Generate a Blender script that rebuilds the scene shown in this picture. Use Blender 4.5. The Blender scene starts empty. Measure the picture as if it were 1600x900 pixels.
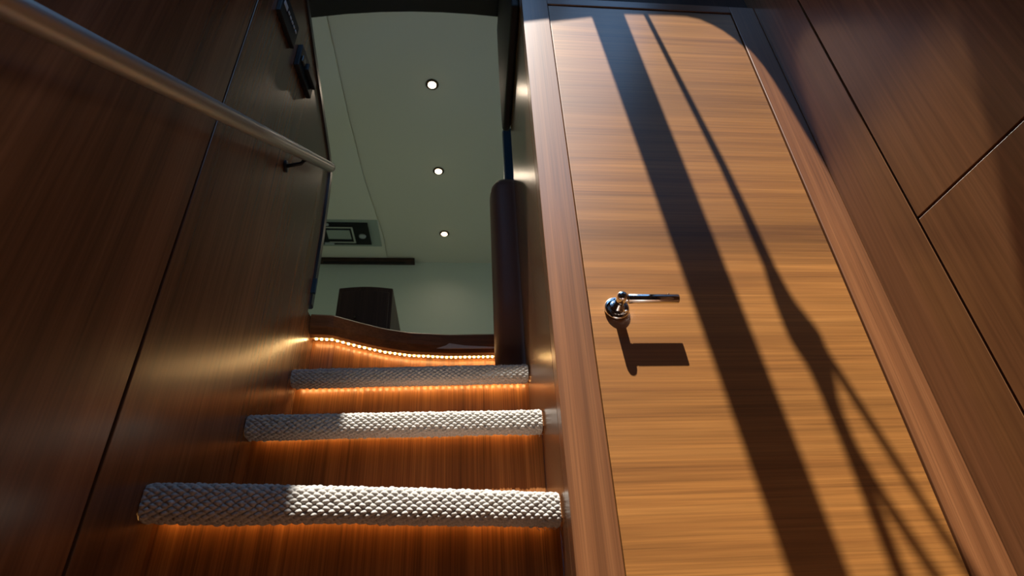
import bpy, bmesh, math, random
from mathutils import Vector, Matrix, geometry
random.seed(7)
S = bpy.context.scene
C = S.collection

# ------------------------------------------------------------------ camera
# world: X to the right along the door, Y away from the camera, Z up; the camera stands at the origin
cam_d = bpy.data.cameras.new('camera'); cam = bpy.data.objects.new('camera', cam_d); C.objects.link(cam)
right = Vector((0.9957, -0.0799, -0.0457)); down = Vector((0.0050, 0.5364, -0.8440)); fwd = Vector((0.0919, 0.8402, 0.5345))
fwd.normalize(); right = (right - fwd*right.dot(fwd)).normalized(); down = fwd.cross(right).normalized()
cam.matrix_world = Matrix(((right.x, -down.x, -fwd.x, 0), (right.y, -down.y, -fwd.y, 0), (right.z, -down.z, -fwd.z, 0), (0, 0, 0, 1)))
cam_d.sensor_width = 36; cam_d.lens = 890/1600*36; cam_d.clip_start = 0.02
cam_d.dof.use_dof = True; cam_d.dof.focus_distance = 1.2; cam_d.dof.aperture_fstop = 6.3
S.camera = cam

# ------------------------------------------------------------------ sky, sun, exposure
W = bpy.data.worlds.new('sky'); S.world = W; W.use_nodes = True
bg = W.node_tree.nodes['Background']; bg.inputs[0].default_value = (0.28, 0.54, 0.98, 1); bg.inputs[1].default_value = 1.75
sun_d = bpy.data.lights.new('sun', 'SUN'); sun = bpy.data.objects.new('sun', sun_d); C.objects.link(sun)
sun_d.energy = 10.5; sun_d.color = (1.0, 0.93, 0.82); sun_d.angle = math.radians(0.6)
SUN = Vector((0.09, 1/2.4, -1.0)).normalized()
sun.rotation_euler = SUN.to_track_quat('-Z', 'Y').to_euler(); sun.location = (-0.4, -2, 6)
S.view_settings.view_transform = 'Standard'; S.view_settings.look = 'None'
S.view_settings.gamma = 1; S.view_settings.exposure = 0.0; S.view_settings.use_curve_mapping = False

# ------------------------------------------------------------------ materials
def nodes(name):
    m = bpy.data.materials.new(name); m.use_nodes = True
    return m, m.node_tree, m.node_tree.nodes['Principled BSDF']
def plain(name, col, rough=.5, metal=0, coat=0, bump=0, bscale=200, spec=.5, emit=None, es=0):
    m, t, b = nodes(name)
    b.inputs['Base Color'].default_value = (*col, 1); b.inputs['Roughness'].default_value = rough
    b.inputs['Metallic'].default_value = metal; b.inputs['Coat Weight'].default_value = coat
    b.inputs['Specular IOR Level'].default_value = spec
    if emit:
        b.inputs['Emission Color'].default_value = (*emit, 1); b.inputs['Emission Strength'].default_value = es
    tc = t.nodes.new('ShaderNodeTexCoord'); n = t.nodes.new('ShaderNodeTexNoise')
    n.inputs['Scale'].default_value = bscale; n.inputs['Detail'].default_value = 4
    t.links.new(tc.outputs['Object'], n.inputs['Vector'])
    mx = t.nodes.new('ShaderNodeMix'); mx.data_type = 'RGBA'; mx.blend_type = 'MULTIPLY'; mx.inputs[0].default_value = .12
    mx.inputs[6].default_value = (*col, 1); t.links.new(n.outputs['Color'], mx.inputs[7]); t.links.new(mx.outputs[2], b.inputs['Base Color'])
    if bump:
        bp = t.nodes.new('ShaderNodeBump'); bp.inputs['Strength'].default_value = bump; bp.inputs['Distance'].default_value = .002
        t.links.new(n.outputs['Fac'], bp.inputs['Height']); t.links.new(bp.outputs[0], b.inputs['Normal'])
    return m
def wood(name, dark, mid, light, axis, rough=.3, off=0., cross=20., along=.9, bands=None, dist=.5, spec=.5, streak=.5, coat=0.):
    """varnished veneer; axis = index of the grain direction"""
    m, t, b = nodes(name); N = t.nodes; L = t.links
    tc = N.new('ShaderNodeTexCoord')
    def noise(c, a, detail, r=.55, d=0., o=0.):
        mp = N.new('ShaderNodeMapping'); s = [c, c, c]; s[axis] = a
        mp.inputs['Scale'].default_value = s; mp.inputs['Location'].default_value = (off+o, off*1.7+o, off*.6)
        L.new(tc.outputs['Object'], mp.inputs['Vector'])
        n = N.new('ShaderNodeTexNoise'); n.inputs['Scale'].default_value = 1; n.inputs['Detail'].default_value = detail
        n.inputs['Roughness'].default_value = r; n.inputs['Distortion'].default_value = d
        L.new(mp.outputs[0], n.inputs['Vector']); return n
    n1 = noise(cross, along, 7, .6, dist); n2 = noise(cross*9, along*4, 3, .6, 0, 3.); n3 = noise(cross*.22, along*.4, 2, .5, .3, 9.)
    rp = N.new('ShaderNodeValToRGB'); e = rp.color_ramp.elements
    e[0].position = .26; e[0].color = (*dark, 1); e[1].position = .74; e[1].color = (*light, 1)
    k = e.new(.5); k.color = (*mid, 1)
    L.new(n1.outputs['Fac'], rp.inputs['Fac'])
    def mult(col, fac_socket, lo, hi):
        mr = N.new('ShaderNodeMapRange'); mr.inputs['From Min'].default_value = .3; mr.inputs['From Max'].default_value = .7
        mr.inputs['To Min'].default_value = lo; mr.inputs['To Max'].default_value = hi
        L.new(fac_socket, mr.inputs['Value'])
        mx = N.new('ShaderNodeVectorMath'); mx.operation = 'SCALE'
        L.new(col, mx.inputs[0]); L.new(mr.outputs[0], mx.inputs['Scale']); return mx.outputs[0]
    c = mult(rp.outputs['Color'], n2.outputs['Fac'], 1-.30*streak*2, 1+.12*streak*2)
    c = mult(c, n3.outputs['Fac'], .80, 1.18)
    if bands:      # veneer sheets of slightly different tone, stacked up the leaf
        z0, h = bands
        sp = N.new('ShaderNodeSeparateXYZ'); L.new(tc.outputs['Object'], sp.inputs[0])
        a = N.new('ShaderNodeMath'); a.operation = 'SUBTRACT'; a.inputs[1].default_value = z0; L.new(sp.outputs[2], a.inputs[0])
        d = N.new('ShaderNodeMath'); d.operation = 'DIVIDE'; d.inputs[1].default_value = h; L.new(a.outputs[0], d.inputs[0])
        fl = N.new('ShaderNodeMath'); fl.operation = 'FLOOR'; L.new(d.outputs[0], fl.inputs[0])
        wn = N.new('ShaderNodeMath'); wn.operation = 'FLOORED_MODULO'; wn.inputs[1].default_value = 2; L.new(fl.outputs[0], wn.inputs[0])
        mr = N.new('ShaderNodeMapRange'); mr.inputs['To Min'].default_value = .93; mr.inputs['To Max'].default_value = 1.06
        L.new(wn.outputs[0], mr.inputs['Value'])
        mx = N.new('ShaderNodeVectorMath'); mx.operation = 'SCALE'; L.new(c, mx.inputs[0]); L.new(mr.outputs[0], mx.inputs['Scale']); c = mx.outputs[0]
    L.new(c, b.inputs['Base Color']); b.inputs['Coat Weight'].default_value = coat; b.inputs['Coat Roughness'].default_value = rough
    b.inputs['Roughness'].default_value = rough; b.inputs['Specular IOR Level'].default_value = spec
    bp = N.new('ShaderNodeBump'); bp.inputs['Strength'].default_value = .06; bp.inputs['Distance'].default_value = .001
    L.new(n2.outputs['Fac'], bp.inputs['Height']); L.new(bp.outputs[0], b.inputs['Normal'])
    return m
DK, MD, LT = (.19, .072, .017), (.315, .130, .030), (.41, .178, .044)
sc = lambda c, k: tuple(x*k for x in c)
M = {}
M['door'] = wood('door_veneer', DK, MD, LT, 0, .34, 1.3, 30, .7, bands=(-.33, .72), dist=.5, spec=1., coat=.35)
M['stile'] = wood('stile_veneer', (.115, .042, .014), (.195, .074, .026), (.265, .108, .040), 2, .33, 4.1, 40, .7, spec=1., coat=.2)
M['rail'] = wood('head_rail_veneer', (.115, .042, .014), (.195, .074, .026), (.265, .108, .040), 0, .33, 4.1, 40, .7, spec=1., coat=.2)
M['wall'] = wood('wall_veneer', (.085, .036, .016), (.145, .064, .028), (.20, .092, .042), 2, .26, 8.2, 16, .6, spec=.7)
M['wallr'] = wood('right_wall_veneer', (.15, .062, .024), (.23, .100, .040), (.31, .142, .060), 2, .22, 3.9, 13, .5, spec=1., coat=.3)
M['riser'] = wood('riser_veneer', (.14, .050, .014), (.27, .10, .028), (.40, .165, .05), 2, .32, 2.7, 42, .8, streak=.8)
M['coaming'] = wood('landing_veneer', (.14, .055, .02), (.25, .10, .035), (.33, .14, .05), 0, .28, 6.4, 24, 1.)
M['floor'] = wood('floor_planking', (.10, .045, .02), (.18, .08, .035), (.26, .12, .05), 1, .35, 5.5, 14, .8)
M['darkwood'] = wood('dark_stained_wood', (.030, .014, .010), (.050, .024, .017), (.075, .036, .025), 2, .5, 3.3, 26, .8, spec=.25)
M['groove'] = plain('joint_shadow_gap', (.012, .008, .006), .8)
M['deck'] = plain('dark_headlining', (.012, .012, .013), .22)
M['chrome'] = plain('polished_chrome', (.80, .82, .84), .06, 1)
M['steel'] = plain('brushed_rail_metal', (.35, .325, .30), .42, .6, bscale=90)
M['black'] = plain('black_plastic', (.010, .011, .014), .5, spec=.25)
M['button'] = plain('pale_button', (.45, .50, .55), .4)
M['trim'] = plain('dark_edge_trim', (.035, .030, .030), .35)
M['ceil'] = plain('grey_headliner', (.80, .78, .68), .55, bscale=700)
M['ceil2'] = plain('grey_valance', (.84, .83, .74), .5, bscale=700)
M['fore'] = plain('grey_green_blind', (.70, .76, .66), .6, bscale=500)
M['leather'] = plain('brown_leather', (.16, .068, .046), .5, spec=.3, bump=.25, bscale=350)
M['pad'] = plain('black_brown_leather', (.020, .015, .013), .6, spec=.25, bump=.25, bscale=350)
M['glassblue'] = plain('blue_tinted_glass', (.025, .055, .085), .35, spec=.3)
M['rim'] = plain('pale_rim', (.35, .37, .36), .35)
M['plate'] = plain('pale_plastic_plate', (.40, .47, .43), .25)
M['shadow_rope'] = plain('shadow_cord', (.25, .24, .22), .8)
M['led'] = plain('led_chip', (.9, .7, .4), .4, emit=(1, .62, .25), es=58)
M['ledline'] = plain('led_diffuser', (.9, .7, .4), .4, emit=(1, .48, .12), es=7)
M['tape'] = plain('led_tape', (.45, .30, .16), .5)
M['lamp'] = plain('lamp_lens', (1, .9, .8), .3, emit=(1, .74, .48), es=9)
M['bezel'] = plain('lamp_bezel', (.10, .07, .05), .25, 1)
M['beige'] = plain('beige_bounce_floor', (.72, .63, .52), .9, bscale=400)  # invented pale finish, bounces warm light up to the saloon ceiling
M['gap'] = M['groove']
def carpet_mat():
    m, t, b = nodes('woven_carpet'); N = t.nodes; L = t.links
    tc = N.new('ShaderNodeTexCoord'); n = N.new('ShaderNodeTexNoise'); n.inputs['Scale'].default_value = 260; n.inputs['Detail'].default_value = 6
    L.new(tc.outputs['Object'], n.inputs['Vector'])
    rp = N.new('ShaderNodeValToRGB'); rp.color_ramp.elements[0].position = .3; rp.color_ramp.elements[0].color = (.42, .395, .36, 1)
    rp.color_ramp.elements[1].position = .7; rp.color_ramp.elements[1].color = (.64, .61, .57, 1)
    L.new(n.outputs['Fac'], rp.inputs['Fac']); L.new(rp.outputs['Color'], b.inputs['Base Color'])
    b.inputs['Roughness'].default_value = .9; b.inputs['Specular IOR Level'].default_value = .15
    bp = N.new('ShaderNodeBump'); bp.inputs['Strength'].default_value = .5; bp.inputs['Distance'].default_value = .0015
    L.new(n.outputs['Fac'], bp.inputs['Height']); L.new(bp.outputs[0], b.inputs['Normal'])
    return m
M['carpet'] = carpet_mat()
def tinted():
    m, t, b = nodes('sky_filter_glass'); N = t.nodes; L = t.links  # tint chosen to warm the blue sky light entering the saloon
    tr = N.new('ShaderNodeBsdfTransparent'); tr.inputs[0].default_value = (1.0, .78, .47, 1)
    fr = N.new('ShaderNodeFresnel'); fr.inputs[0].default_value = 1.45
    mx = N.new('ShaderNodeMixShader'); b.inputs['Base Color'].default_value = (.02, .02, .02, 1); b.inputs['Roughness'].default_value = .05
    L.new(fr.outputs[0], mx.inputs[0]); L.new(tr.outputs[0], mx.inputs[1]); L.new(b.outputs[0], mx.inputs[2])
    L.new(mx.outputs[0], N['Material Output'].inputs['Surface']); return m
M['sky_filter'] = tinted()

# ------------------------------------------------------------------ helpers
def link(name, me, mat, parent=None, smooth=False):
    """mesh data given in world coordinates; origin moved to the bottom centre"""
    vs = [v.co for v in me.vertices]
    lo = Vector((min(v.x for v in vs), min(v.y for v in vs), min(v.z for v in vs)))
    hi = Vector((max(v.x for v in vs), max(v.y for v in vs), max(v.z for v in vs)))
    o0 = Vector(((lo.x+hi.x)/2, (lo.y+hi.y)/2, lo.z))
    me.transform(Matrix.Translation(-o0))
    me.materials.append(M[mat]); me.name = name
    if smooth:
        for p in me.polygons: p.use_smooth = True
    o = bpy.data.objects.new(name, me); C.objects.link(o)
    if parent:
        base = Vector(parent['_o']); o.parent = parent; o.location = o0 - base
    else: o.location = o0
    o['_o'] = tuple(o0)
    return o
def from_bm(name, bm, mat, parent=None, smooth=False):
    me = bpy.data.meshes.new(name); bmesh.ops.recalc_face_normals(bm, faces=bm.faces); bm.to_mesh(me); bm.free()
    return link(name, me, mat, parent, smooth)
def empty(name, loc):
    o = bpy.data.objects.new(name, None); C.objects.link(o); o.location = loc; o['_o'] = tuple(loc); o.empty_display_size = .05
    return o
def tag(o, label=None, cat=None, group=None, kind=None):
    if label: o['label'] = label
    if cat: o['category'] = cat
    if group: o['group'] = group
    if kind: o['kind'] = kind
    return o
def struct(o, label=None): return tag(o, label, None, None, 'structure')
def box_bm(x0, x1, y0, y1, z0, z1, bev=0, seg=2, bm=None):
    bm = bm or bmesh.new()
    r = bmesh.ops.create_cube(bm, size=1)
    for v in r['verts']:
        v.co = Vector((x0+(v.co.x+.5)*(x1-x0), y0+(v.co.y+.5)*(y1-y0), z0+(v.co.z+.5)*(z1-z0)))
    if bev: bmesh.ops.bevel(bm, geom=list(set(e for v in r['verts'] for e in v.link_edges)), offset=bev, segments=seg, affect='EDGES', profile=.5)
    return bm
def box(name, x0, x1, y0, y1, z0, z1, mat, parent=None, bev=0, seg=2):
    return from_bm(name, box_bm(x0, x1, y0, y1, z0, z1, bev, seg), mat, parent)
def prism_bm(pts, d, bev=0, seg=2):
    """extrude the closed 3-D polygon pts along vector d"""
    bm = bmesh.new(); a = [bm.verts.new(p) for p in pts]; b = [bm.verts.new(Vector(p)+Vector(d)) for p in pts]
    n = len(pts); bm.faces.new(a); bm.faces.new(b[::-1])
    for i in range(n): bm.faces.new((a[i], b[i], b[(i+1) % n], a[(i+1) % n]))
    if bev:
        bmesh.ops.recalc_face_normals(bm, faces=bm.faces)
        bmesh.ops.bevel(bm, geom=bm.edges[:], offset=bev, segments=seg, affect='EDGES', profile=.5)
    return bm
def prism(name, pts, d, mat, parent=None, bev=0, seg=2, smooth=False): return from_bm(name, prism_bm(pts, d, bev, seg), mat, parent, smooth)
def lathe(name, prof, origin, axis, mat, parent=None, n=40):
    """prof: (distance along axis, radius)"""
    ax = Vector(axis).normalized(); u = ax.orthogonal().normalized(); v = ax.cross(u); bm = bmesh.new(); rings = []
    for t, r in prof:
        rings.append([bm.verts.new(Vector(origin)+ax*t+(u*math.cos(2*math.pi*i/n)+v*math.sin(2*math.pi*i/n))*max(r, 1e-5)) for i in range(n)])
    for a, b in zip(rings, rings[1:]):
        for i in range(n): bm.faces.new((a[i], a[(i+1) % n], b[(i+1) % n], b[i]))
    bm.faces.new(rings[0]); bm.faces.new(rings[-1][::-1])
    o = from_bm(name, bm, mat, parent, True)
    return o
def tube_bm(pts, rad, n=14, bm=None):
    bm = bm or bmesh.new(); P = [Vector(p) for p in pts]; rings = []
    R = rad if isinstance(rad, (list, tuple)) else [rad]*len(P)
    for i, p in enumerate(P):
        t = (P[min(i+1, len(P)-1)]-P[max(i-1, 0)]).normalized(); u = t.cross(Vector((0, 0, 1)) if abs(t.z) < .9 else Vector((1, 0, 0))).normalized(); v = t.cross(u)
        rings.append([bm.verts.new(p+(u*math.cos(2*math.pi*k/n)+v*math.sin(2*math.pi*k/n))*R[i]) for k in range(n)])
    for a, b in zip(rings, rings[1:]):
        for k in range(n): bm.faces.new((a[k], a[(k+1) % n], b[(k+1) % n], b[k]))
    bm.faces.new(rings[0]); bm.faces.new(rings[-1][::-1])
    return bm
def tube(name, pts, rad, mat, parent=None, n=14): return from_bm(name, tube_bm(pts, rad, n), mat, parent, True)

# ------------------------------------------------------------------ the setting
FLOOR = -.42; DECK = 2.30; LAND = .845
def lx(y): return -.467+.074*(y-.91)                                # the left wall leans in slightly as it runs away
# floor of the lower lobby
fl = struct(box('floor', -.75, 1.05, -1.45, 1.75, FLOOR-.05, FLOOR, 'floor'))
# left wall: two tall panels with a shadow gap, the far one cut along a slope at its top
wl = struct(empty('wall_left', (-.55, .2, FLOOR)), 'dark varnished wood wall beside the stairs with a vertical joint')
def lpoly(pts, dx=0.): return [(lx(y)+dx, y, z) for y, z in pts]
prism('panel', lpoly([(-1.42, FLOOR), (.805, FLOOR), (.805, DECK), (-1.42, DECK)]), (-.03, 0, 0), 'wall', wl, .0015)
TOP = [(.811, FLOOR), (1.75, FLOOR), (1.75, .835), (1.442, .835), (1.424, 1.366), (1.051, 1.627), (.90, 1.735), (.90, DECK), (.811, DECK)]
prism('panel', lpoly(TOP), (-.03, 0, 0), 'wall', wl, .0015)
prism('joint', lpoly([(.79, FLOOR), (.826, FLOOR), (.826, DECK), (.79, DECK)], -.012), (-.02, 0, 0), 'groove', wl)
# dark edge trim along the cut of the far panel
et = []
for (y, z) in [(1.452, .86), (1.452, 1.10), (1.434, 1.33), (1.424, 1.372), (1.395, 1.398), (1.051, 1.637), (.905, 1.74)]: et.append((lx(y)-.015, y, z))
bm = bmesh.new(); prev = None
for i, p in enumerate(et):
    a = Vector(et[max(i-1, 0)]); b = Vector(et[min(i+1, len(et)-1)]); t = (b-a).normalized(); nrm = Vector((1, 0, 0)).cross(t).normalized()
    if nrm.y < 0: nrm = -nrm
    q = Vector(p); ring = [bm.verts.new(q+Vector((sx, 0, 0))+nrm*sn) for sx, sn in ((.020, -.012), (.020, .012), (.014, .019), (-.014, .019), (-.020, .012), (-.020, -.012))]
    if prev:
        for k in range(6): bm.faces.new((prev[k], prev[(k+1) % 6], ring[(k+1) % 6], ring[k]))
    else: bm.faces.new(ring)
    prev = ring
bm.faces.new(prev[::-1]); from_bm('edge_trim', bm, 'trim', wl)
box('catch_plate', lx(1.44)-.004, lx(1.44)+.012, 1.436, 1.447, .895, .945, 'glassblue', wl, .002)
# right wall: far strip, and two near panels split by a level joint
wr = struct(empty('wall_right', (.95, 0, FLOOR)), 'dark varnished wood wall of large panels right of the door')
box('panel', .934, .964, .842, 1.03, FLOOR, DECK, 'wallr', wr, .0008)
box('panel', .934, .964, -1.42, .836, .709, DECK, 'wallr', wr, .0008)
box('panel', .934, .964, -1.42, .836, FLOOR, .703, 'wallr', wr, .0008)
box('joint', .945, .975, -1.42, 1.03, FLOOR, DECK, 'groove', wr)
# wall behind the camera
struct(box('wall_back', -.75, 1.05, -1.48, -1.42, FLOOR, DECK, 'wall'))
# wall that carries the door (above the frame) and the narrow return into the stairwell
struct(box('wall_front', .190, .934, 1.012, 1.05, FLOOR, DECK, 'darkwood'), 'dark wall around and above the door frame')
struct(prism('wall_return', [(.186, 1.030, FLOOR), (.186, 1.455, FLOOR), (.186, 1.455, 2.28), (.186, 1.030, 2.28)], (.03, 0, 0), 'wall', None, .0015), 'narrow varnished wood side wall between stairs and door')
# overhead deck with the open hatchway the sun falls through
hole = [(-.458, -.045), (-.395, .62), (-.36, .655), (.036, .672), (.121, .685), (.325, .708), (.45, .719), (.60, .721), (.645, .7205), (.682, .716), (.712, .706), (.738, .694), (.760, .678), (.778, .660), (.792, .641), (.801, .619), (.806, .595), (.808, .565), (.809, .50), (.815, .42), (.815, .06), (.811, .005), (.802, -.016), (.787, -.032), (.768, -.042), (.72, -.046)]
outer = [(-1.9, -1.48), (1.35, -1.48), (1.35, 1.49), (.60, 1.462), (.163, 1.440), (.05, 1.434), (-.08, 1.432), (-.206, 1.435), (-.34, 1.444), (-.48, 1.460), (-.64, 1.486), (-.9, 1.54), (-1.9, 1.80)]
fill_hole = [(-.44, -.85), (-.44, -.22), (.80, -.22), (.80, -.85)]     # unseen opening behind a cross beam, added for fill light
tris = geometry.tessellate_polygon([[Vector((x, y, 0)) for x, y in q] for q in (outer, hole, fill_hole)])
allp = outer+hole+fill_hole; T = .025
bm = bmesh.new(); va = [bm.verts.new((x, y, DECK)) for x, y in allp]; vb = [bm.verts.new((x, y, DECK+T)) for x, y in allp]
for a, b, c in tris: bm.faces.new((va[a], va[b], va[c])); bm.faces.new((vb[c], vb[b], vb[a]))
for st, n in ((0, len(outer)), (len(outer), len(hole)), (len(outer)+len(hole), len(fill_hole))):
    for i in range(n):
        j = st+(i+1) % n; i += st; bm.faces.new((va[i], va[j], vb[j], vb[i]))
dk = struct(from_bm('ceiling_hatchway', bm, 'deck'), 'black overhead edge with a curved far rim')
box('slide_bar', .336, .440, -.10, .74, DECK+.004, DECK+.030, 'deck', dk)
def cordpts(p): return [(x, y, DECK+.008) for x, y in p]  # unseen strands and lump, shaped to cast the branching shadow on the door
tube('shadow_cord', cordpts([(.510, .735), (.527, .58), (.541, .45), (.543, .39), (.543, .326), (.541, .285)]), [.0075, .0095, .0115, .013, .015, .018], 'shadow_rope', dk, 10)
tube('shadow_knot', cordpts([(.542, .315), (.541, .285), (.545, .262), (.554, .245), (.554, .222), (.543, .190)]), [.017, .024, .033, .037, .028, .016], 'shadow_rope', dk, 12)
tube('shadow_cord', cordpts([(.546, .225), (.541, .15), (.529, .074), (.515, -.02), (.508, -.06)]), [.016, .016, .014, .014, .014], 'shadow_rope', dk, 10)
tube('shadow_cord', cordpts([(.543, .165), (.558, .12), (.584, .073), (.63, -.01), (.655, -.055)]), .0105, 'shadow_rope', dk, 10)
tube('shadow_cord', cordpts([(.562, .25), (.582, .228), (.613, .153), (.646, .074), (.70, -.055)]), .0092, 'shadow_rope', dk, 10)

# the saloon above the stairs
struct(box('floor_saloon', -1.9, 1.3, 1.60, 4.05, LAND-.05, LAND-.012, 'beige'))  # unseen floor, made pale for its bounce light
ce = struct(empty('ceiling', (-.3, 2.7, 2.8)), 'grey headlining over the saloon')
seam = [(-.692, 1.37), (-.686, 1.81), (-.680, 2.44), (-.660, 3.0), (-.622, 3.40), (-.600, 3.62), (-.598, 4.02)]
prism('ceiling_panel', [(x+.003, y, 2.8) for x, y in seam]+[(1.3, 4.02, 2.8), (1.3, 1.37, 2.8)], (0, 0, .03), 'ceil', ce)
prism('ceiling_panel', [(x-.003, y, 2.795) for x, y in seam]+[(-1.9, 4.02, 2.795), (-1.9, 1.37, 2.795)], (0, 0, .035), 'ceil2', ce)
box('joint', -.75, -.55, 1.37, 4.02, 2.806, 2.85, 'ceil', ce)
struct(box('wall_far', -1.9, 1.3, 4.0, 4.04, LAND, 2.85, 'fore'), 'grey green far wall of the saloon')
struct(box('wall_step', -1.9, 1.3, 1.36, 1.39, DECK+.02, 2.84, 'ceil'))
struct(box('wall_aft', -1.9, -.50, .93, .96, FLOOR, DECK, 'darkwood'))
for nm, x0, x1 in (('wall_port', -1.94, -1.9), ('wall_starboard', 1.3, 1.34)):   # unseen side walls, window openings sized to let light in
    g = struct(empty(nm, ((x0+x1)/2, 2.7, LAND)))
    y0 = .95 if x0 < 0 else 1.05
    box('sill_panel', x0, x1, y0, 4.04, FLOOR, 1.15, 'ceil', g); box('head_panel', x0, x1, y0, 4.04, 2.70, 2.85, 'ceil', g)
    for a, b in ((y0, 1.6), (2.7, 2.8), (3.92, 4.04)): box('mullion', x0, x1, a, b, 1.15, 2.70, 'ceil', g)
    for a, b in ((1.6, 2.7), (2.8, 3.92)): box('pane', (x0+x1)/2-.004, (x0+x1)/2+.004, a, b, 1.15, 2.70, 'sky_filter', g)  # panes added to filter blue out of the incoming light

# ------------------------------------------------------------------ door and frame
d1 = struct(box('door_1', .2675, .8505, .996, 1.030, FLOOR+.01, 1.6635, 'door', None, .0012), 'tall flush wooden door with horizontal grain and chrome lever')
HX, HZ = .3232, .582
hd = lathe('door_handle', [(0, .0), (0, .0105), (.0545, .0105), (.058, .0098), (.0608, .0075), (.062, .004), (.062, 0)], (HX, .998, HZ), (0, -1, 0), 'chrome', d1)
hd['label'] = 'polished chrome lever handle on a round rosette'
lathe('rosette', [(0, .026), (.006, .026), (.0085, .0245), (.0098, .0225), (.0103, .018), (.0103, .0125), (.0118, .012), (.0118, 0)], (HX, .9958, HZ), (0, -1, 0), 'chrome', hd)
lathe('lever', [(-.004, .0), (-.004, .0088), (.009, .0098), (.0105, .0098), (.0112, .0092), (.0125, .0092), (.0132, .0098), (.1145, .0098), (.1155, .0090), (.1155, 0)], (HX+.002, .953, HZ), (1, 0, 0), 'chrome', hd)
lathe('grub_screw', [(0, 0), (0, .0022), (.0012, .0022), (.0012, 0)], (HX+.098, .9505, HZ+.0093), (0, -.3, 1), 'bezel', hd, 16)
tf = struct(empty('trim_1', (.56, 1.0, FLOOR)), 'varnished wooden door frame')
box('stile', .186, .265, .992, 1.03, FLOOR, 1.70, 'stile', tf, .002)
box('stile', .853, .9335, .992, 1.03, FLOOR, 1.70, 'stile', tf, .002)
box('head_rail', .2655, .8525, .992, 1.03, 1.666, 1.70, 'rail', tf, .002)
box('strike_plate', .2648, .2662, .9915, 1.0, .545, .625, 'chrome', tf)

# ------------------------------------------------------------------ staircase
ST = empty('staircase', (-.13, 1.25, FLOOR))
tag(ST, 'varnished wooden stairs with glowing orange light under each nosing', 'stairs')
def y1(x):   # first nosing: runs askew across the flight
    return 1.0105 + .2467*x + .10*x*x - .0015
noses = [(y1, .238, .180), (lambda x: 1.195-.01*(x+.13), .446, .395), (lambda x: 1.386-.032*(x+.13), .641, .593)]
XR = .1855
def run(fn, n=24, inset=0.):
    xs = []
    xl = lx(fn(-.45))+inset
    return [(xl+(XR-inset-xl)*i/n) for i in range(n+1)]
def sweep(name, fn, prof, mat, parent, n=24, smooth=False, inset=0.):
    """closed profile of (dy, z) swept along the nosing line fn"""
    bm = bmesh.new(); rings = []
    for x in run(fn, n, inset): rings.append([bm.verts.new((x, fn(x)+dy, z)) for dy, z in prof])
    k = len(prof)
    for a, b in zip(rings, rings[1:]):
        for i in range(k): bm.faces.new((a[i], a[(i+1) % k], b[(i+1) % k], b[i]))
    bm.faces.new(rings[0]); bm.faces.new(rings[-1][::-1])
    return from_bm(name, bm, mat, parent, smooth)
def land(x):
    pts = [(-.60, 1.462), (-.424, 1.468), (-.365, 1.474), (-.299, 1.516), (-.228, 1.556), (-.153, 1.582), (-.034, 1.597), (.117, 1.594), (.25, 1.585)]
    for (a, ya), (b, yb) in zip(pts, pts[1:]):
        if x <= b: return ya+(yb-ya)*(x-a)/(b-a)
    return pts[-1][1]
zb = FLOOR
fns = [n[0] for n in noses]+[land]
tops = [n[1] for n in noses]
for i in range(3):
    fn, zt, zl = noses[i]
    nxt = fns[i+1]
    # tread board: front under the carpet, back under the next riser
    bm = bmesh.new(); xs = run(fn, 24); 
    a = [[bm.verts.new((x, fn(x)+.012, z)) for x in xs] for z in (zl+.014, zt-.006)]
    b = [[bm.verts.new((max(x, lx(nxt(x)+.07)+.0005*k_), nxt(x)+.07, z)) for k_, x in enumerate(xs)] for z in (zl+.014, zt-.006)]
    for k in range(24):
        for q in ((a[0][k], a[0][k+1], a[1][k+1], a[1][k]), (b[0][k], b[0][k+1], b[1][k+1], b[1][k]), (a[1][k], a[1][k+1], b[1][k+1], b[1][k]), (a[0][k], a[0][k+1], b[0][k+1], b[0][k])): bm.faces.new(q)
    for k in (0, 24): bm.faces.new((a[0][k], a[1][k], b[1][k], b[0][k]))
    from_bm('tread', bm, 'coaming', ST)
    z0 = FLOOR if i == 0 else tops[i-1]-.004
    sweep('riser', fn, [(.050, z0), (.050, zl+.015), (.064, zl+.015), (.064, z0)], 'riser', ST)
    if i < 2:
        sweep('led_strip', fn, [(.034, zl+.011), (.034, zl+.0145), (.041, zl+.0145), (.041, zl+.011)], 'ledline', ST, inset=.02)
    else:
        tp = sweep('led_strip', fn, [(.030, zl+.010), (.030, zl+.0145), (.040, zl+.0145), (.040, zl+.010)], 'tape', ST, inset=.006)
        x = lx(1.4)+.02
        while x < XR-.008:
            box('led_chip', x-.003, x+.003, fn(x)+.032, fn(x)+.037, zl+.0075, zl+.0102, 'led', tp); x += .0167
# landing nosing: a curved wooden edge with a visible strip of lamps beneath
ln = sweep('landing_nosing', land, [(.006, LAND), (0, LAND-.006), (.004, LAND-.040), (.012, LAND-.062), (.020, LAND-.066), (.090, LAND-.066), (.16, LAND-.05), (.16, LAND)], 'coaming', ST, 48)
sweep('riser', land, [(.048, tops[2]-.004), (.048, LAND-.06), (.062, LAND-.06), (.062, tops[2]-.004)], 'riser', ST, 48)
tp = sweep('led_strip', land, [(.022, LAND-.068), (.022, LAND-.0655), (.033, LAND-.0655), (.033, LAND-.068)], 'tape', ST, 48)
x = -.408
chip0 = None
while x < .118:
    y = land(x)+.0265
    box('led_chip', x-.0026, x+.0026, y-.0022, y+.0022, LAND-.0715, LAND-.0678, 'led', tp); x += .0142
tube('led_lead', [(.119, land(.119)+.026, LAND-.069), (.123, land(.12)+.026, LAND-.075), (.124, land(.12)+.027, LAND-.105)], .0016, 'led', tp, 8)

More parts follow.
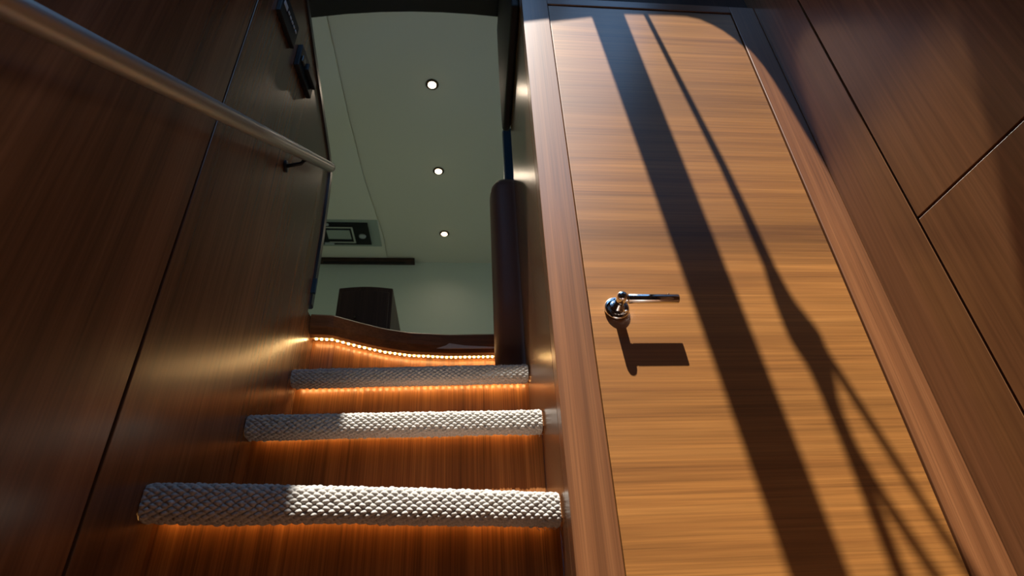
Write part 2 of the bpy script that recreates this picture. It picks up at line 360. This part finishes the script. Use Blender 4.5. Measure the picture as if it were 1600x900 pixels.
# carpets wrapped over the nosings: every loop of the weave is raised
def carpet(fn, zt, zl, seed, pu, ps, label):
    rnd = random.Random(seed)
    # profile: top, rounded front, tucked underneath
    P = []; r = (zt-zl)/2
    for i in range(8): P.append((.11-.085*i/8, zt))
    na = 44
    for i in range(na+1):
        a = math.pi/2+math.pi*i/na; e = .62
        c, s = math.cos(a), math.sin(a)
        P.append((.026+.026*math.copysign(abs(c)**e, c), (zt+zl)/2+r*math.copysign(abs(s)**e, s)))
    for i in range(1, 5): P.append((.026+.006*i/4, zl))
    # resample finely by arc length
    out = [P[0]]; step = .00085; acc = [0]
    for a, b in zip(P, P[1:]): acc.append(acc[-1]+math.hypot(b[0]-a[0], b[1]-a[1]))
    Ltot = acc[-1]; ss = []; s = 0.
    while s < Ltot: ss.append(s); s += (.006 if s < .075 else step)
    ss.append(Ltot)
    prof = []
    k = 0
    for s in ss:
        while k < len(acc)-2 and acc[k+1] < s: k += 1
        t = (s-acc[k])/max(1e-9, acc[k+1]-acc[k]); prof.append((P[k][0]+(P[k+1][0]-P[k][0])*t, P[k][1]+(P[k+1][1]-P[k][1])*t))
    nr = []
    for i in range(len(prof)):
        a = prof[max(i-1, 0)]; b = prof[min(i+1, len(prof)-1)]; dx, dz = b[0]-a[0], b[1]-a[1]; l = math.hypot(dx, dz) or 1
        nr.append((dz/l, -dx/l))
    xl = lx(fn(-.45))+.001; xr = XR-.004; nx = int((xr-xl)/.00125)
    wob = [(rnd.uniform(0, 6.3), rnd.uniform(6, 30)) for _ in range(6)]
    jit = {}
    vs = []; 
    for i in range(nx+1):
        x = xl+(xr-xl)*i/nx; y0 = fn(x); w = sum(math.sin(p+q*x) for p, q in wob)/6
        for j, s in enumerate(ss):
            U = x/pu+.10*math.sin(s*300); V = s/(2*ps)+.12*math.sin(x*5.+seed)
            p, q = U+V, U-V; pi_, qi = math.floor(p), math.floor(q); key = (pi_, qi)
            if key not in jit: jit[key] = (rnd.uniform(.75, 1.15), rnd.uniform(-.04, .04))
            g, o = jit[key]; fp, fq = 2*(p-pi_-.5)+o, 2*(q-qi-.5)-o
            h = g*math.sqrt(max(0., 1-fp*fp*1.02))*math.sqrt(max(0., 1-fq*fq*1.02))
            h = .0048*h-.0016+.0008*w
            if s > Ltot-.012: h += .0016*w+rnd.uniform(-.0004, .0004)
            ends = min(1, min(i, nx-i)/4.)
            h *= .4+.6*ends
            dy, z = prof[j]; ny, nz = nr[j]
            vs.append((x, y0+dy+(-ny if False else ny)*h*SG, z+nz*h*SG))
    m = len(ss); fs = [(i*m+j, (i+1)*m+j, (i+1)*m+j+1, i*m+j+1) for i in range(nx) for j in range(m-1)]
    me = bpy.data.meshes.new('stair_carpet'); me.from_pydata(vs, [], fs); me.update()
    o = link('stair_carpet', me, 'carpet', None, True)
    tag(o, label, 'carpet', 'woven carpets wrapped over the stair nosings')
    # a few loose threads at the lower edge near the right-hand end
    for q in range(5):
        x = xr-rnd.uniform(.0, .05); y = fn(x)+.03; z = zl-.001
        p = [(x, y, z+.002), (x+rnd.uniform(-.003, .004), y-.004, z-.003), (x+rnd.uniform(-.006, .006), y-.007+rnd.uniform(-.003, .003), z-.004-rnd.uniform(0, .005))]
        tube('loose_thread', p, .0006, 'carpet', o, 5)
    return o
SG = 1
labels = ['cream woven carpet on the lowest, widest step nosing, mostly sunlit', 'cream woven carpet on the middle step nosing, partly sunlit', 'grey shaded woven carpet on the highest step, below the row of lamps']
for i, (fn, zt, zl) in enumerate(noses):
    carpet(fn, zt-.002, zl+.003, 11+i, .0160, .0051, labels[i])

# ------------------------------------------------------------------ handrail on the left wall
hr = empty('handrail', (-.42, .3, .49))
tag(hr, 'sloping round metal handrail along the dark left wall', 'handrail')
A = Vector((-.425, -.05, .205)); B = Vector((-.398, 1.312, 1.272))
A = Vector((-.419, .35, .533)); dirr = (B-A).normalized(); A0 = A-dirr*.6
tube('rail', [A0, A, A.lerp(B, .5), B], .0155, 'steel', hr, 28)
lathe('end_cap', [(0, .0158), (.010, .0158), (.014, .014), (.0165, .010), (.0175, 0)], B, dirr, 'rim', hr, 28)
for t in (.80, -.35):
    p = A.lerp(B, t); wx = lx(p.y+.0)
    tube('bracket', [p+Vector((0, 0, -.012)), p+Vector((-.012, 0, -.03)), (wx+.002, p.y, p.z-.04)], .005, 'black', hr, 12)
    lathe('bracket_plate', [(0, .016), (.004, .016), (.004, 0)], (wx, p.y, p.z-.04), (1, 0, 0), 'black', hr, 24)

# ------------------------------------------------------------------ switch panels on the left wall
def wallbox(name, ya, yb, za, zb_, t0, t1, mat, parent=None, bev=.002):
    pts = [(lx(ya)+t0, ya, za), (lx(yb)+t0, yb, za), (lx(yb)+t0, yb, zb_), (lx(ya)+t0, ya, zb_)]
    return prism(name, pts, (t1-t0, 0, 0), mat, parent, bev)
sw = empty('switch_panel', (lx(.94), .94, 1.40)); tag(sw, 'black switch panel with a row of pale buttons, nearest the top of picture', 'switch')
wallbox('plate', .884, .996, 1.398, 1.49, 0, .012, 'black', sw)
for k in range(5): wallbox('button', .921+k*.0135, .930+k*.0135, 1.446, 1.454, .012, .0145, 'button', sw, .001)
wallbox('display', .892, .915, 1.440, 1.458, .012, .0135, 'button', sw, .0005)
s2 = empty('control_unit', (lx(1.09), 1.09, 1.385)); tag(s2, 'black wall control box with a raised bar, below the button panel', 'control')
wallbox('body', 1.034, 1.150, 1.384, 1.474, 0, .014, 'black', s2)
wallbox('raised_bar', 1.070, 1.140, 1.410, 1.440, .014, .026, 'black', s2, .003)
wallbox('dial', 1.042, 1.062, 1.412, 1.438, .014, .020, 'trim', s2, .003)

# ------------------------------------------------------------------ right side of the opening: bolster, leather pad, small window
bm = bmesh.new()
prof = []
cx, cy = .158, 1.525
for i in range(28):
    a = 2*math.pi*i/28; prof.append((cx+.053*math.copysign(abs(math.cos(a))**.7, math.cos(a)), cy+.058*math.copysign(abs(math.sin(a))**.7, math.sin(a))))
rings = []
for z, k, dx in ((.648, 1, 0), (.9, 1, 0), (1.2, 1, 0), (1.345, 1, .0), (1.372, .95, .002), (1.392, .82, .007), (1.402, .6, .014), (1.405, .25, .02)):
    rings.append([bm.verts.new((cx+dx+(x-cx)*k, cy+(y-cy)*k, z)) for x, y in prof])
for a, b in zip(rings, rings[1:]):
    for i in range(28): bm.faces.new((a[i], a[(i+1) % 28], b[(i+1) % 28], b[i]))
bm.faces.new(rings[0]); bm.faces.new(rings[-1])
bo = from_bm('bolster', bm, 'leather', None, True); tag(bo, 'upright rounded brown leather bolster at the right end of the landing', 'bolster')
# the dark pad on the return wall, its lower end rounded
pts = [(1.03, 1.71), (1.25, 1.665), (1.44, 1.625), (1.475, 1.632), (1.497, 1.665), (1.505, 1.72), (1.51, 1.85), (1.512, 2.0), (1.508, 2.15), (1.50, 2.297), (1.03, 2.297)]
pdm = prism('leather_pad', [(.1855, y, z) for y, z in pts], (-.027, 0, 0), 'pad', None, .009, 4, True)
tag(pdm, 'long black leather pad hanging beside the top of the door frame', 'pad')
wn = empty('side_window', (.20, 1.72, 1.56)); tag(wn, 'small blue tinted pane with pale rounded rim between the pad and bolster', 'window')
def rr(x0, x1, z0, z1, r, y, n=5):
    o = []
    for cx_, cz_, a0 in ((x1-r, z1-r, 0), (x0+r, z1-r, 90), (x0+r, z0+r, 180), (x1-r, z0+r, 270)):
        for k in range(n+1): a = math.radians(a0+90*k/n); o.append((cx_+r*math.cos(a), y, cz_+r*math.sin(a)))
    return o
prism('rim', rr(.180, .30, 1.565, 1.90, .022, 1.70), (0, .02, 0), 'rim', wn, .003)
prism('pane', rr(.186, .294, 1.571, 1.894, .018, 1.696), (0, .006, 0), 'glassblue', wn)
box('post', .225, .28, 1.705, 1.75, LAND-.01, 1.575, 'trim', wn)

# ------------------------------------------------------------------ saloon fittings
for k, (x, y) in enumerate(((-.164, 2.192), (-.147, 2.903), (-.121, 3.602))):
    g = empty('downlight', (x, y, 2.78))
    tag(g, ('lit round ceiling downlight, nearest and highest of the three', 'lit round ceiling downlight, middle of the three', 'lit round ceiling downlight, farthest and lowest of the three')[k], 'downlight', 'downlights in the saloon ceiling')
    lathe('bezel', [(0, .0), (0, .034), (.003, .038), (.0065, .039), (.0065, 0)], (x, y, 2.7945), (0, 0, 1), 'bezel', g, 32)
    lathe('lens', [(0, 0), (0, .015), (.004, .022), (.007, .0235), (.007, 0)], (x, y, 2.7875), (0, 0, 1), 'lamp', g, 32)
    ld = bpy.data.lights.new('downlight_beam', 'SPOT'); lo = bpy.data.objects.new('downlight_beam', ld); C.objects.link(lo)
    lo.parent = g; lo.location = (0, 0, -.0); ld.energy = 2.5; ld.color = (1, .8, .6); ld.spot_blend = 1; ld.spot_size = math.radians(150); ld.shadow_soft_size = .02
g = empty('overhead_unit', (-.85, 3.6, 2.78)); tag(g, 'black glossy overhead unit with chrome frame set in a pale ceiling plate', 'ceiling unit')
prism('plate', [(-1.10, 3.44, 2.789), (-.625, 3.44, 2.789), (-.625, 3.77, 2.789), (-1.10, 3.77, 2.789)], (0, 0, .008), 'plate', g, .003)
box('panel', -1.08, -.70, 3.465, 3.735, 2.778, 2.789, 'black', g, .002)
for q in ((-1.02, -.815, 3.50, 3.515), (-1.02, -.815, 3.685, 3.70), (-.83, -.815, 3.515, 3.685)): box('chrome_bar', q[0], q[1], q[2], q[3], 2.768, 2.778, 'chrome', g, .002)
box('grille', -1.02, -.845, 3.545, 3.655, 2.772, 2.778, 'plate', g, .002)
lathe('knob', [(0, 0), (0, .018), (.004, .026), (.010, .027), (.010, 0)], (-.757, 3.62, 2.768), (0, 0, 1), 'button', g, 28)
for y in (3.475, 3.715): box('clip', -1.06, -.99, y-.012, y+.012, 2.768, 2.778, 'button', g, .002)
g = empty('blind_rail', (-.76, 3.965, 2.77)); tag(g, 'thin dark wooden rail where ceiling meets the far wall', 'rail')
box('batten', -1.16, -.375, 3.93, 3.999, 2.768, 2.794, 'darkwood', g, .003); box('track', -1.12, -.45, 3.955, 3.975, 2.764, 2.768, 'black', g)
# cabinet beyond the landing
g = empty('cabinet', (-.49, 2.95, LAND)); tag(g, 'dark brown wooden cabinet with a slightly arched top beyond the landing', 'cabinet')
arch = [(-.637, 2.6, LAND-.012), (-.348, 2.6, LAND-.012)]+[(-.352-.28*i/10, 2.6, 1.648+.012*math.sin(math.pi*i/10)) for i in range(11)]
prism('body', arch, (0, .68, 0), 'darkwood', g, .004)
arch2 = [(-.622, 2.6, .90), (-.366, 2.6, .90)]+[(-.368-.25*i/10, 2.6, 1.618+.010*math.sin(math.pi*i/10)) for i in range(11)]
prism('door', arch2, (0, -.012, 0), 'darkwood', g, .003)
lathe('knob', [(0, 0), (0, .005), (.012, .006), (.016, .004), (.016, 0)], (-.53, 2.588, 1.46), (0, -1, 0), 'bezel', g, 18)

for o in list(bpy.data.objects):
    if '_o' in o: del o['_o']
